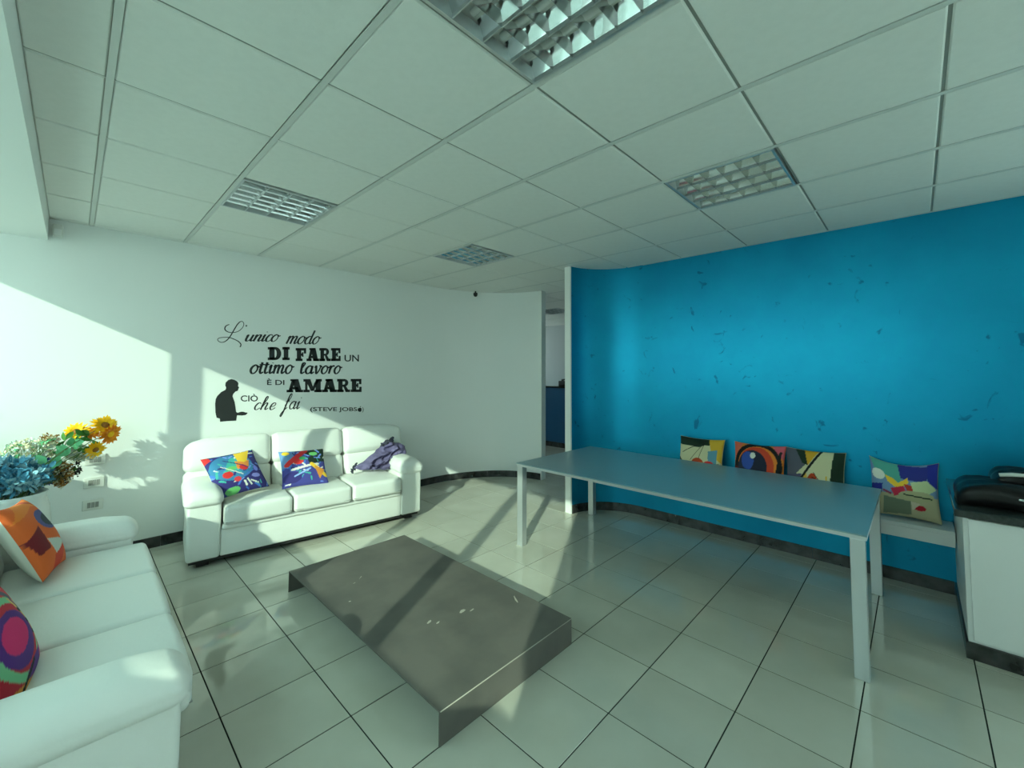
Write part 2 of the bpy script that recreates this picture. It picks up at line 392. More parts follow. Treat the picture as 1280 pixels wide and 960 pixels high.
for a in range(0, 15):           # main runners along y
    x = GX + P6*a
    Y0 = YBK if x < XB else 2.4
    bar = MB().box(x-0.012, x+0.012, Y0, 8.0, CH-0.001, CH+0.003).box(x-0.004, x+0.004, Y0, 8.0, CH+0.003, CH+0.03)
    bar.build('main_runner', M_['tbar'], ceil)
for b in range(-10, 11):          # cross tees along x, dark colour stands in for shadow in the thin joints
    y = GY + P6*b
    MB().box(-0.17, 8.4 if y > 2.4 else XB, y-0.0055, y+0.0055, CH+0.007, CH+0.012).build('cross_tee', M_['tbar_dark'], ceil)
# perimeter angle along the blue wall and the white wall
tag(MB().box(XB-0.022, XB, YBK, 2.1, CH-0.002, CH+0.002).build('trim_4', M_['tbar']), kind='structure')

# baseboards of dark marble pieces
def base_run(name, path, length=0.40, h=0.088, th=0.012):
    root = MB().box(path[0][0]-0.01, path[0][0]+0.01, path[0][1]-0.004, path[0][1]+0.004, 0, 0.01)
    P = [Vector((x, y, 0)) for x, y in path]; cum = [0]
    for i in range(1, len(P)): cum.append(cum[-1]+(P[i]-P[i-1]).length)
    def at(s):
        for i in range(1, len(P)):
            if s <= cum[i]+1e-9:
                f = (s-cum[i-1])/max(cum[i]-cum[i-1], 1e-9); return P[i-1].lerp(P[i], f)
        return P[-1]
    pieces = []; s = 0
    while s < cum[-1]-0.02:
        e = min(s+length, cum[-1]); n = 6 if (at(s)-at(e)).length < (e-s)-1e-4 else 1
        pp = [at(s+0.001+(e-s-0.002)*k/n) for k in range(n+1)]
        pieces.append(ribbon([(p.x, p.y) for p in pp], 0, h, th, smooth=False)); s = e
    o = pieces[0].build(name, M_['marble_dark']); tag(o, kind='structure')
    for q in pieces[1:]: q.build('skirting_piece', M_['marble_dark'], o)
    return o
base_run('baseboard_back', [(3.38, YW), (-0.70, YW)], th=0.012)
base_run('baseboard_curved', white_wall_arc()[::-1], th=0.012)
base_run('baseboard_right', [(XB, -0.145), (XB, 2.14)] + blue_wall_arc()[1:], th=0.012)

# ================================================================== CEILING LIGHTS
def ceiling_light(cx, cy, label, first=[None]):
    t = thing('louver_ceiling_light', label, 'ceiling light', (cx, cy, CH), group='square louver lights in the ceiling grid')
    if first[0]:
        for ch in list(first[0].children): inst(ch, t, ch.location)
        return t
    first[0] = t
    s = 0.288
    fr = MB()
    for (x0, x1, y0, y1) in ((-s,s,-s,-s+0.012),(-s,s,s-0.012,s),(-s,-s+0.012,-s+0.012,s-0.012),(s-0.012,s,-s+0.012,s-0.012)):
        fr.box(x0, x1, y0, y1, -0.006, 0.045)
    fr.build('frame', M_['alu'], t)
    MB().box(-s, s, -s, s, 0.085, 0.09).build('reflector_pan', M_['mirror'], t)
    L = s-0.012
    for k in range(4):                       # lanes along y: parabolic sides + tube
        xc = -L + 2*L*(k+0.5)/4; hw = L/4
        pr = MB(); n = 7; V = []; F = []
        for i in range(n):
            u = -1+2*i/(n-1); z = 0.008+0.072*(1-abs(u)**2.2)
            for y in (-L, L): V.append((u*hw*0.985, y, z))
        for i in range(n-1): F.append((2*i, 2*i+1, 2*i+3, 2*i+2))
        pr.add(V, F, True); o = pr.build('reflector', M_['mirror'], t, (xc, 0, 0.002))
        tb = MB().tube([(0,-L+0.02,0.048),(0,L-0.02,0.048)], 0.013, 10); tb.build('tube', M_['tube'], t, (xc, 0, 0))
    for k in range(1, 4):
        x = -L + 2*L*k/4; MB().box(-0.0022, 0.0022, -L, L, -0.003, 0.012).build('louver_bar', M_['alu'], t, (x, 0, 0))
    for k in range(1, 6):                    # cross blades, v-shaped
        y = -L + 2*L*k/6; bl = MB()
        V = [(-L,-0.010,0.040),(L,-0.010,0.040),(L,0,-0.003),(-L,0,-0.003),(-L,0.010,0.040),(L,0.010,0.040)]
        bl.add(V, [(0,1,2,3),(3,2,5,4),(0,4,5,1)]); bl.build('louver_blade', M_['mirror'], t, (0, y, 0))
    return t
LL = ['square mirror louver light directly over the dark coffee table, nearest the camera',
      'square mirror louver light above the white sofa against the lettered wall',
      'square louver light tinted teal, above the long grey table by the blue wall',
      'square louver light far back, near the curved white wall and the gap',
      'small louver light seen through the gap in the corridor ceiling']
for (a, b), lb in zip(LIGHTS, LL):
    ceiling_light(GX+P6*(a+0.5), GY+P6*(b+0.5), lb)

# ================================================================== SOFAS
def seat_bulge(b, bf=0.0):
    def d(u, v, w_, q):
        k = (1-min(1, abs(u))**2.4)*(1-min(1, abs(v))**2.4)
        z = q.z + (b*k if w_ > 0 else 0)
        y = q.y - (bf*(1-u*u)*(1-w_*w_) if v < 0 else 0)
        return (q.x, y, z)
    return d
def back_bulge(b, round_top=0.0, side=0.0):
    def d(u, v, w_, q):
        k = (1-min(1, abs(u))**2.4)*(1-min(1, abs(w_))**2.2)
        y = q.y - (b*k if v < 0 else -0.2*b*k)
        z = q.z - (round_top*abs(u)**3 if w_ > 0 else 0)*max(0, w_)
        return (q.x, y, z)
    return d
def sofa(label, loc, rotz, W=1.96, D=0.80, top=0.92, group=None, arm=0.235, out=0.0):
    t = thing('leather_sofa', label, 'sofa', loc, (0, 0, rotz), group)
    LM = M_['leather']; iw = W-2*arm; cw = iw/3; bw = (W+0.02)/3
    fr = MB(); fr.rbox((W/2, 0.055-out*0.5, 0.165), (iw+0.02, 0.05, 0.21), 0.012, 2, 2)       # front rail
    fr.rbox((W/2, D-0.05, 0.35), (W-0.06, 0.08, 0.58), 0.03, 2, 2)                      # rear panel
    fr.box(arm-0.02, W-arm+0.02, 0.06, D-0.06, 0.10, 0.24)
    fr.build('frame', LM, t)
    MB().rbox((W/2, 0.045-out*0.7, 0.283), (iw+0.01, 0.07, 0.045), 0.02, 3, 3).build('front_lip', LM, t)
    tl = math.radians(12); yb = D-0.295
    for k in range(3):
        xc = arm + cw*(k+0.5)
        s = MB().rbox((xc, 0.255-out*0.5, 0.375), (cw-0.010, 0.57+out, 0.15), 0.032, 5, 6, seat_bulge(0.014, 0.008)).build('seat_cushion', LM, t)
        MB().rbox((0, 0, 0), (cw-0.03, 0.012, 0.005), 0.0024, 1, 1).build('seam', M_['seam'], s, (xc, -0.026-out, 0.327))
        xb = -0.01 + bw*(k+0.5)
        tilt = Matrix.Translation((xb, yb, 0.42)) @ Matrix.Rotation(-tl, 4, 'X')
        hb = (top-0.42)/math.cos(tl)
        low = MB().rbox((0, 0.09, hb*0.22), (bw-0.006, 0.20, hb*0.50), 0.05, 4, 6, back_bulge(0.022), xf=tilt).build('back_cushion', LM, t)
        def hd(u, v, w_, q, k=k):
            k1 = (1-min(1, abs(u))**2.6)*(1-min(1, abs(w_))**2.4)
            y = q.y - (0.030*k1 if v < 0 else -0.005*k1)
            drop = 0.012*abs(u)**4
            if (k == 0 and u < 0) or (k == 2 and u > 0): drop += 0.05*abs(u)**3
            return (q.x, y, q.z - drop*max(0, w_))
        MB().rbox((0, 0.082, hb*0.715), (bw+0.001, 0.205, hb*0.57), 0.062, 5, 8, hd, xf=tilt).build('headrest', LM, low)
    AD = D-0.16
    for sgn in (0, 1):
        xa = arm/2 if sgn == 0 else W-arm/2; o_ = -1 if sgn == 0 else 1
        a = MB().rbox((xa, AD/2+0.005, 0.285), (arm-0.02, AD-0.02, 0.45), 0.022, 3, 4).build('armrest', LM, t)
        def droop(u, v, w_, q):
            f = max(0, -v)
            g = 0.5+0.5*max(-1, min(1, w_))
            return (q.x, q.y, q.z - 0.045*g*f**4 - 0.022*g*abs(u)**2.5 + 0.008*g*(1-u*u))
        MB().rbox((xa+o_*0.006, AD/2+0.005, 0.53), (arm+0.022, AD+0.03, 0.145), 0.06, 6, 6, droop).build('arm_pad', LM, a)
    ft = None
    for x in (0.12, W-0.12):
        for y in (0.12, D-0.10):
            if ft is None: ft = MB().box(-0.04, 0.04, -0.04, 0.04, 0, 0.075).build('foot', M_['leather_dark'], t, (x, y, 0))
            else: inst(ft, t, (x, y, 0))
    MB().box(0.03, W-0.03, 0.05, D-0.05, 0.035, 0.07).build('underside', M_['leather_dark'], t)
    return t
sofa('white leather sofa against the lettered wall, jacket lying on it', (0.625, 3.97, 0), math.radians(-6.8), top=0.93, D=0.76, group='white leather sofas')
sofa('white leather sofa along the window side with orange and pink cushions', (0.295, 1.69, 0), math.radians(89.4), W=2.03, D=0.84, top=0.86, arm=0.205, out=0.015, group='white leather sofas')

# ------------------------------------------------------------------ printed cushions
def shade_pattern(shapes, u, v):
    col = shapes[0]
    for s in shapes[1:]:
        k = s[0]; c = s[-1]
        if k == 'poly':
            p = s[1]; ins = False; j = len(p)-1
            for i in range(len(p)):
                if (p[i][1] > v) != (p[j][1] > v) and u < (p[j][0]-p[i][0])*(v-p[i][1])/(p[j][1]-p[i][1])+p[i][0]: ins = not ins
                j = i
            if ins: col = c
        elif k == 'disc':
            if ((u-s[1])/s[3])**2+((v-s[2])/s[4])**2 < 1: col = c
        elif k == 'ring':
            d = math.hypot((u-s[1])/s[3], (v-s[2])/s[4])
            if s[5] < d < 1: col = c
        elif k == 'line':
            x0, y0, x1, y1, wd = s[1:6]; dx, dy = x1-x0, y1-y0; L2 = dx*dx+dy*dy
            tt = max(0, min(1, ((u-x0)*dx+(v-y0)*dy)/L2))
            if math.hypot(u-x0-tt*dx, v-y0-tt*dy) < wd: col = c
    return col
def pillow(label, loc, eul, size, shapes, back=(0.75, 0.73, 0.64), thick=0.065, N=84, sag=0.0, name='printed_cushion', cat='cushion', group=None):
    """local x right, z up, front towards -y; origin at the middle"""
    sx, sz = size; V = []; F = []; cols = []
    def pt(u, v, side):
        a, b = 2*u-1, 2*v-1
        px = a*(1-0.07*(1-b*b))*sx/2; pz = b*(1-0.07*(1-a*a))*sz/2 - (sag*(1-a*a)*(v) )
        k = max(0, (1-a*a)*(1-b*b)); th = thick*k**0.42
        wr = 0.004*math.sin(9*u+5*v)*math.sin(7*v-3*u)*k
        return (px, -side*(th+wr), pz)
    for side in (1, -1):
        base = len(V)
        for i in range(N+1):
            for j in range(N+1):
                u, v = i/N, j/N; V.append(pt(u, v, side))
                cols.append((*shade_pattern(shapes, u, v), 1) if side == 1 else (*back, 1))
        for i in range(N):
            for j in range(N):
                q = (base+i*(N+1)+j, base+(i+1)*(N+1)+j, base+(i+1)*(N+1)+j+1, base+i*(N+1)+j+1)
                F.append(q if side == 1 else q[::-1])
    mb = MB().add(V, F, True); o = mb.build(name, M_['print'], None, loc, eul)
    at = o.data.color_attributes.new('print_colour', 'FLOAT_COLOR', 'POINT')
    at.data.foreach_set('color', [q for c in cols for q in c])
    return tag(o, label, cat, group or ('printed cushions on the bench' if loc[0] > 4 else 'printed cushions on the sofas'))
rd = math.radians
navy = hx(52, 46, 118); blu = hx(70, 120, 205); teal = hx(70, 175, 165); yel = hx(255, 205, 60); red = hx(225, 50, 50); grn = hx(110, 190, 110); wht = hx(235, 232, 220)
org = hx(240, 110, 30); blk = hx(20, 20, 22); pnk = hx(220, 40, 110); prp = hx(90, 40, 130); dgr = hx(20, 45, 30); crm = hx(214, 206, 165); bge = hx(190, 180, 145); gry = hx(90, 90, 105)
def splatter(seed, n, cols, base):
    r = random.Random(seed); out = list(base)
    for _ in range(n):
        u, v, a, l = r.random(), r.random(), r.random()*PI, 0.04+0.10*r.random()
        out.append(('line', u, v, u+l*math.cos(a), v+l*math.sin(a), 0.008+0.014*r.random(), r.choice(cols)))
    return out
patA = splatter(3, 60, [blu, wht, teal, navy, hx(120, 150, 230)], [navy, ('disc', .42, .60, .42, .34, hx(60, 130, 175)), ('poly', [(.2,.5),(.45,.85),(.6,.8),(.5,.45)], teal)]) + [
    ('poly', [(.55,.95),(.9,.98),(.72,.62),(.55,.66)], yel), ('poly', [(.50,.72),(.66,.66),(.62,.48),(.48,.5)], hx(240,140,60)), ('disc', .27, .42, .10, .08, red), ('disc', .62, .52, .09, .08, red), ('disc', .42, .27, .07, .06, hx(220,60,70)),
    ('disc', .38, .55, .10, .05, grn), ('line', .30, .80, .70, .50, .012, navy), ('line', .2, .65, .55, .35, .008, wht), ('line', .55, .3, .8, .42, .012, blu), ('disc', .80, .28, .09, .05, hx(140,140,215)), ('disc', .86, .45, .05, .07, hx(120,130,220)), ('poly', [(.6,.62),(.8,.7),(.72,.5)], hx(240,150,70)), ('disc', .28, .06, .14, .07, grn), ('poly', [(0,1),(0,.82),(.12,.88),(.1,1)], red)]
patB = splatter(5, 50, [blu, wht, teal, navy, hx(120, 150, 230)], [hx(70, 70, 150), ('poly', [(0,1),(.35,1),(.15,.45),(0,.5)], hx(110,150,200)), ('poly', [(.5,1),(1,1),(1,.6),(.6,.5)], dgr)]) + [
    ('line', .1, .55, .55, .95, .06, red), ('disc', .35, .62, .12, .09, red), ('disc', .72, .82, .10, .06, grn), ('disc', .45, .7, .07, .06, hx(60,150,90)), ('line', .2, .4, .8, .5, .03, wht), ('line', .65, .5, .95, .2, .05, yel), ('poly', [(.7,.45),(.95,.35),(.8,.1)], hx(235,150,60)), ('disc', .12, .9, .08, .06, yel), ('disc', .2, .2, .2, .14, navy), ('line', .25, .22, .6, .38, .02, hx(150,180,235))]
patC = [hx(232, 105, 45), ('poly', [(.0,.75),(.25,1),(1,1),(1,.82),(.6,.9)], hx(240,130,50)), ('disc', .62, .66, .30, .16, hx(85,85,140)), ('disc', .66, .64, .22, .10, hx(45,60,70)), ('poly', [(.0,.5),(.25,.62),(.28,.30),(.05,.28)], hx(120,25,35)),
        ('poly', [(.28,.42),(.85,.28),(.35,.18)], hx(200,205,195)), ('poly', [(.3,.18),(.8,.25),(.5,0),(.2,0)], hx(215,60,35)), ('line', .85, .5, .98, .2, .05, hx(130,50,50)), ('line', .7, .42, .9, .42, .02, hx(190,40,40)), ('poly', [(.55,1),(.75,1),(.9,.85)], hx(200,70,40))]
patD = [hx(200, 40, 60), ('poly', [(0,1),(1,1),(1,.7),(.4,.8)], hx(215,55,70)), ('disc', .35, .88, .2, .07, hx(180,190,180)), ('disc', .4, .45, .30, .24, prp), ('disc', .38, .48, .2, .15, pnk), ('ring', .45, .45, .42, .36, .82, hx(130,200,150)),
        ('poly', [(.65,.75),(.95,.6),(.98,.15),(.75,.3)], hx(225,190,110)), ('line', .68, .6, .98, .52, .022, blk), ('line', .68, .48, .98, .40, .022, blk), ('line', .7, .36, .98, .28, .022, blk), ('line', .72, .7, .95, .3, .02, prp), ('disc', .6, .08, .35, .12, prp),
        ('line', .1, .12, .5, .02, .04, hx(230,150,60)), ('line', .1, .05, .5, .18, .02, blk), ('disc', .85, .1, .1, .1, pnk), ('line', .5, 1, .75, .72, .03, gry)]
patE = [crm, ('poly', [(0,1),(1,1),(1,.86),(.62,.84),(.5,.78),(0,.80)], dgr), ('poly', [(.68,1),(1,1),(1,.45),(.8,.6)], hx(225,175,50)), ('poly', [(.70,.7),(.9,.75),(.9,.4),(.72,.45)], hx(95,150,170)), ('poly', [(.62,.3),(.95,.45),(.95,0),(.68,0)], hx(60,40,45)), ('disc', .48, .34, .16, .18, hx(190,70,30)),
        ('poly', [(.3,.18),(.62,.25),(.66,0),(.3,0)], hx(235,185,60)), ('poly', [(0,.45),(.3,.1),(.3,0),(0,0)], hx(225,170,45)), ('line', 0, .5, .42, 0, .02, blk), ('line', .62, .95, .1, .62, .008, blk), ('line', .6, .9, .3, .45, .006, blk), ('line', .6, .88, .5, .5, .006, blk), ('disc', .74, .42, .1, .05, red)]
patF = [hx(235, 130, 45), ('poly', [(0,1),(.2,1),(0,.6)], hx(235,110,80)), ('ring', .50, .52, .48, .52, .84, blk), ('disc', .47, .50, .36, .44, hx(215,70,40)), ('disc', .40, .48, .30, .38, hx(35,40,62)), ('disc', .30, .62, .13, .20, hx(50,80,165)), ('poly', [(.1,.3),(.7,.34),(.6,.05),(.1,.05)], blk), ('disc', .40, .74, .055, .07, wht),
        ('disc', .56, .22, .10, .10, red), ('poly', [(.6,.12),(.95,.3),(.9,0),(.6,0)], hx(240,150,60)), ('poly', [(.75,1),(1,1),(1,.7),(.9,.8)], hx(220,95,110)), ('line', .93, .85, .86, .15, .025, blk), ('poly', [(0,.5),(.12,.45),(.1,.25),(0,.3)], hx(90,30,30))]
patG = [crm, ('poly', [(0,1),(.3,1),(.38,.72),(.12,.4),(0,.3)], gry), ('poly', [(.18,1),(.34,1),(.40,.68),(.30,.72)], dgr), ('poly', [(.34,1),(.58,1),(.40,.68)], hx(225,165,40)), ('poly', [(0,.45),(.3,.5),(.1,0),(0,0)], hx(85,80,110)), ('poly', [(.36,.55),(.52,0),(.12,0)], hx(235,185,75)), ('disc', .48, .28, .10, .25, hx(190,65,25)), ('poly', [(.82,1),(1,1),(1,.1),(.88,0),(.76,.1)], dgr),
        ('line', .05, .0, .62, 1.0, .022, blk), ('line', .5, .55, .78, .1, .007, blk), ('line', .48, .45, .8, .3, .006, blk), ('line', .72, .5, .74, 0, .012, hx(225,175,40)), ('poly', [(.78,.12),(.9,.2),(.95,0),(.78,0)], crm)]
patH = [bge, ('poly', [(0,1),(1,1),(1,.4),(0,.4)], hx(120,150,190)), ('poly', [(0,1),(.5,1),(.45,.6),(.1,.72)], hx(85,170,155)), ('poly', [(.42,1),(.46,.72),(.84,.66),(.86,.95)], hx(45,50,140)), ('poly', [(.84,1),(1,1),(1,.55),(.86,.62)], hx(35,45,150)), ('disc', .12, .72, .10, .10, wht), ('poly', [(0,.52),(.18,.56),(.16,.38),(0,.36)], hx(35,40,140)),
        ('poly', [(.22,.74),(.34,.70),(.42,.62),(.56,.74),(.58,.64),(.42,.50),(.26,.62)], yel), ('poly', [(.3,.5),(.5,.58),(.55,.45),(.36,.36)], hx(200,40,70)), ('poly', [(.5,.62),(.62,.6),(.68,.46),(.56,.46)], hx(200,60,50)), ('poly', [(.60,.66),(.84,.7),(.98,.54),(.86,.46),(.64,.50)], hx(205,215,165)), ('disc', .68, .40, .26, .10, hx(185,180,140)), ('poly', [(.2,.34),(.6,.30),(.6,.05),(.2,.02)], hx(120,130,110)),
        ('disc', .72, .20, .09, .05, hx(190,25,45)), ('poly', [(.60,.30),(.74,.27),(.62,.14)], hx(215,200,180)), ('line', .5, .42, .9, .38, .012, dgr), ('line', .2, .44, .3, .40, .02, hx(150,60,90))]
pillow('blue abstract print cushion tilted against the left end of the wall sofa', (1.00, 4.225, 0.635), (rd(-44), rd(-3), rd(12)), (.41, .41), patA)
pillow('blue abstract print cushion in the middle of the wall sofa', (1.535, 4.165, 0.605), (rd(-40), rd(2), rd(-6)), (.40, .38), patB)
pillow('orange geometric print cushion at the far end of the window side sofa', (-0.115, 3.315, 0.645), (rd(-27), rd(6), rd(80)), (.41, .41), patC, thick=0.075)
pillow('pink and purple print cushion beside the near armrest of the window side sofa', (-0.16, 2.26, 0.60), (rd(-24), rd(3), rd(84)), (.46, .42), patD, thick=0.075)
cy4 = [(1.49, .41, patE, 'cream and dark green cushion with a red dot, at the far end of the bench'),
       (1.005, .40, patF, 'orange cushion with a dark blue round shape leaning on the blue wall'),
       (0.61, .40, patG, 'cream abstract cushion with crossed black lines, right of the orange one'),
       (0.09, .37, patH, 'cushion with yellow zigzag and red spot, alone at the cabinet end of the bench')]
for y, s, pt_, lb in cy4:
    pillow(lb, (4.135, y, 0.695), (rd(-15), 0, rd(-90)), (s, .41), pt_, thick=0.06, sag=0.03 if pt_ is patH else 0.0)

# ------------------------------------------------------------------ jacket thrown on the sofa
def jacket():
    t = thing('jacket', 'crumpled purple grey jacket thrown on the right end of the wall sofa', 'jacket', (2.36, 4.14, 0.59))
    OUT = [(1.99,.535),(2.06,.505),(2.18,.500),(2.32,.475),(2.46,.460),(2.56,.50),(2.61,.60),(2.625,.675),(2.585,.715),(2.52,.720),(2.45,.755),(2.40,.745),(2.34,.70),(2.24,.64),(2.12,.58),(2.03,.555)]
    OUT = [(x-2.36, z-0.59) for x, z in OUT]
    def at_angle(a):
        best = None
        d = (math.cos(a), math.sin(a))
        for i in range(len(OUT)):
            p, q = OUT[i], OUT[(i+1) % len(OUT)]; ex, ez = q[0]-p[0], q[1]-p[1]
            den = d[0]*ez - d[1]*ex
            if abs(den) < 1e-9: continue
            r = (p[0]*ez - p[1]*ex)/den; u = (p[0]*d[1]-p[1]*d[0])/den
            if r > 0 and -1e-6 <= u <= 1+1e-6 and (best is None or r > best): best = r
        return best or 0.1
    def surf(x, z, k):
        a = rd(24); tt = -x*math.sin(a)+z*math.cos(a); ll = x*math.cos(a)+z*math.sin(a)
        r1 = 1-abs(math.sin(tt*52 + 1.1*math.sin(ll*13) + 0.5))**0.7
        r2 = 1-abs(math.sin(tt*31 - ll*16 + 1.3*math.sin(tt*40)))**0.8
        r3 = 1-abs(math.sin(ll*27 + tt*9 + 2.0))**0.9
        h = (0.024 + 0.050*r1 + 0.034*r2 + 0.022*r3)*min(1, (1-k)*4)**0.5
        y = (z+0.13)*0.55 - 0.07 - h
        return (x, y, z)
    NA, NR = 120, 26; V = []; F = []
    for i in range(NR+1):
        k = i/NR
        for j in range(NA):
            a = 2*PI*j/NA; r = at_angle(a)*k*(1+0.03*math.sin(a*9)); x, z = r*math.cos(a), r*math.sin(a)
            V.append(surf(x, z, k))
    for i in range(NR):
        for j in range(NA): F.append((i*NA+j, (i+1)*NA+j, (i+1)*NA+(j+1)%NA, i*NA+(j+1)%NA))
    n0 = len(V)
    for j in range(NA):                      # back sheet
        x, y, z = V[NR*NA+j]; V.append((x, y+0.012, z))
    for j in range(NA): F.append((NR*NA+j, n0+j, n0+(j+1)%NA, NR*NA+(j+1)%NA))
    F.append(tuple(range(n0, n0+NA)))
    MB().add(V, F, True).build('body', M_['jacket'], t)
    cl = MB()
    def crumple(u, v, w_, q): return (q.x, q.y + 0.010*math.sin(9*u+4*w_), q.z + 0.012*math.sin(7*u+2)+0.03*u)
    cl.rbox((0.055, 0.055, 0.14), (0.15, 0.05, 0.055), 0.02, 3, 8, crumple); cl.build('collar', M_['jacket_dark'], t)
    cf = MB(); cf.rbox((-0.345, 0.0, -0.062), (0.06, 0.035, 0.045), 0.014, 3, 4, crumple); cf.build('cuff', M_['jacket_dark'], t)
jacket()

# ================================================================== COFFEE TABLE
ct = thing('coffee_table', 'low dark steel coffee table bent like a bridge on the tiles', 'coffee table', (1.08, 1.43, 0))
CW, CL, CZ = 0.905, 1.715, 0.14
MB().bevbox(0, CW, 0, CL, CZ-0.006, CZ, 0.0015).build('top', M_['steel_dark'], ct)
MB().bevbox(0, CW, 0, 0.006, 0, CZ-0.006, 0.0015).build('end_panel', M_['steel_dark'], ct)
MB().bevbox(0, CW, CL-0.006, CL, 0, CZ-0.006, 0.0015).build('end_panel', M_['steel_dark'], ct)
rs = random.Random(3)
def patch(cx, cy, rx, ry, ang):
    n = 9; pts = [(cx+math.cos(ang)*rx*math.cos(2*PI*i/n)*rs.uniform(.6,1.1)-math.sin(ang)*ry*math.sin(2*PI*i/n)*rs.uniform(.6,1.1), cy+math.sin(ang)*rx*math.cos(2*PI*i/n)*rs.uniform(.6,1.1)+math.cos(ang)*ry*math.sin(2*PI*i/n)*rs.uniform(.6,1.1)) for i in range(n)]
    MB().prism(pts, CZ, CZ+0.0006).build('scuff', M_['scuff'], ct)
patch(0.33, 0.54, 0.022, 0.008, 0.4); patch(0.36, 0.50, 0.014, 0.006, 0.3); patch(0.52, 0.49, 0.03, 0.012, 0.2); patch(0.57, 0.46, 0.02, 0.006, 0.2); patch(0.12, 1.05, 0.008, 0.006, 0)
patch(0.83, 0.36, 0.006, 0.045, -0.5); patch(0.30, 1.28, 0.02, 0.002, 0.7); patch(0.24, 1.24, 0.012, 0.0025, 0.2)
MB().tube([(0.004, 0.0, CZ-0.002), (CW-0.004, 0.0, CZ-0.002)], 0.0022, 6).build('worn_edge', M_['scuff'], ct)

# ================================================================== LONG TABLE
tb = thing('long_table', 'long grey topped table on four square aluminium legs by the blue wall', 'table', (2.75, 0.20, 0))
TW, TL, TZ = 1.18, 2.375, 0.71
MB().bevbox(0, TW, 0, TL, TZ-0.008, TZ, 0.002).build('tabletop', M_['tabletop'], tb)
rim = MB()
for (x0, x1, y0, y1) in ((0.002, TW-0.002, 0.002, 0.04), (0.002, TW-0.002, TL-0.04, TL-0.002), (0.002, 0.03, 0.04, TL-0.04), (TW-0.03, TW-0.002, 0.04, TL-0.04)):
    rim.box(x0, x1, y0, y1, TZ-0.026, TZ-0.008)
rim.build('apron', M_['alu'], tb)
lg = None
for x in (0.004, TW-0.064):
    for y in (0.01, TL-0.07):
        if lg is None: lg = MB().bevbox(0, 0.06, 0, 0.06, 0, TZ-0.026, 0.003).build('leg', M_['alu'], tb, (x, y, 0))
        else: inst(lg, tb, (x, y, 0))

# ================================================================== BENCH, CABINET, BAG
bn = thing('wall_bench', 'white floating bench along the blue wall with cushions on it', 'bench', (3.985, -0.15, 0.39))
MB().bevbox(0, XB-3.985, 0, 2.15, 0, 0.075, 0.003).build('front_board', M_['cabinet'], bn)
MB().bevbox(-0.004, XB-3.985, 0, 2.15, 0.075, 0.10, 0.003).build('seat_board', M_['cabinet'], bn)
cb = thing('white_cabinet', 'white cabinet with dark stone counter at the end of the blue wall', 'cabinet', (3.375, -1.35, 0))
CBW, CBL = XB-3.375, 1.195
MB().bevbox(0, CBW-0.001, 0, CBL, 0.085, 0.745, 0.003).build('body', M_['cabinet'], cb)
MB().bevbox(-0.016, 0, CBL-0.98, CBL-0.02, 0.10, 0.735, 0.003).build('front_panel', M_['cabinet'], cb)
MB().bevbox(-0.016, 0, 0.02, CBL-1.0, 0.10, 0.735, 0.003).build('front_panel', M_['cabinet'], cb)
MB().box(-0.012, CBW-0.001, 0, CBL+0.010, 0, 0.085).build('plinth', M_['marble_dark'], cb)
MB().bevbox(-0.05, CBW-0.001, 0, CBL+0.03, 0.745, 0.785, 0.004).build('countertop', M_['granite'], cb)
def bag():
    t = thing('black_bag', 'black leather bag with a pale strap lying on the dark counter', 'bag', (3.62, -0.36, 0.785))
    def lump(u, v, w_, q): return (q.x, q.y, q.z - 0.03*abs(v)**2 + 0.008*math.sin(7*u+4*v))
    MB().rbox((0, 0, 0.065), (0.34, 0.44, 0.13), 0.055, 5, 6, lump).build('body', M_['blackleather'], t)
    MB().rbox((0.12, -0.10, 0.14), (0.26, 0.34, 0.10), 0.045, 5, 6, lump).build('flap', M_['blackleather'], t)
    MB().tube([(-0.02, 0.045, 0.165), (-0.02, 0.0, 0.173), (-0.02, -0.08, 0.178), (-0.02, -0.16, 0.172), (-0.015, -0.22, 0.155)], [0.010, 0.012, 0.008, 0.009, 0.013], 8).build('strap', M_['plastic'], t)
    MB().rbox((-0.172, -0.02, 0.07), (0.008, 0.03, 0.012), 0.003, 1, 1).build('clasp', M_['alu'], t)
bag()

# ================================================================== WALL FITTINGS
for z, lb in ((0.80, 'white wall socket plate, top of the three beside the vase'), (0.62, 'white wall socket plate, middle one beside the vase'), (0.445, 'white wall socket plate, lowest one beside the vase')):
    t = thing('wall_socket', lb, 'socket', (0.15, YW, z), group='wall sockets beside the vase')
    MB().rbox((0, -0.006, 0), (0.12, 0.012, 0.082), 0.005, 2, 1).build('plate', M_['plastic'], t)
    for k in (-1, 0, 1): MB().box(-0.010, 0.010, -0.0145, -0.011, -0.021, 0.021).build('module', M_['socket_dark'], t, (k*0.023, 0, 0))
t = thing('motion_sensor', 'small white motion sensor in the wall corner under the soffit', 'sensor', (-0.125, YW, 2.585))
MB().rbox((0, -0.02, 0), (0.06, 0.04, 0.10), 0.012, 3, 2).build('housing', M_['plastic'], t)
MB().rbox((0, -0.042, -0.012), (0.042, 0.01, 0.045), 0.004, 2, 1).build('lens', M_['wall_end'], t)
t = thing('security_camera', 'tiny black dome camera under the ceiling on the curved white wall', 'camera', (3.99, 4.55, CH-0.045))
MB().lathe([(0.0, 0.02), (0.03, 0.02), (0.032, 0.0), (0.028, -0.02), (0.016, -0.034), (0.0, -0.038)], 16).build('dome', M_['black'], t)
MB().tube([(0, 0, 0.015), (0, 0, 0.0435)], 0.012, 8).build('bracket', M_['black'], t)

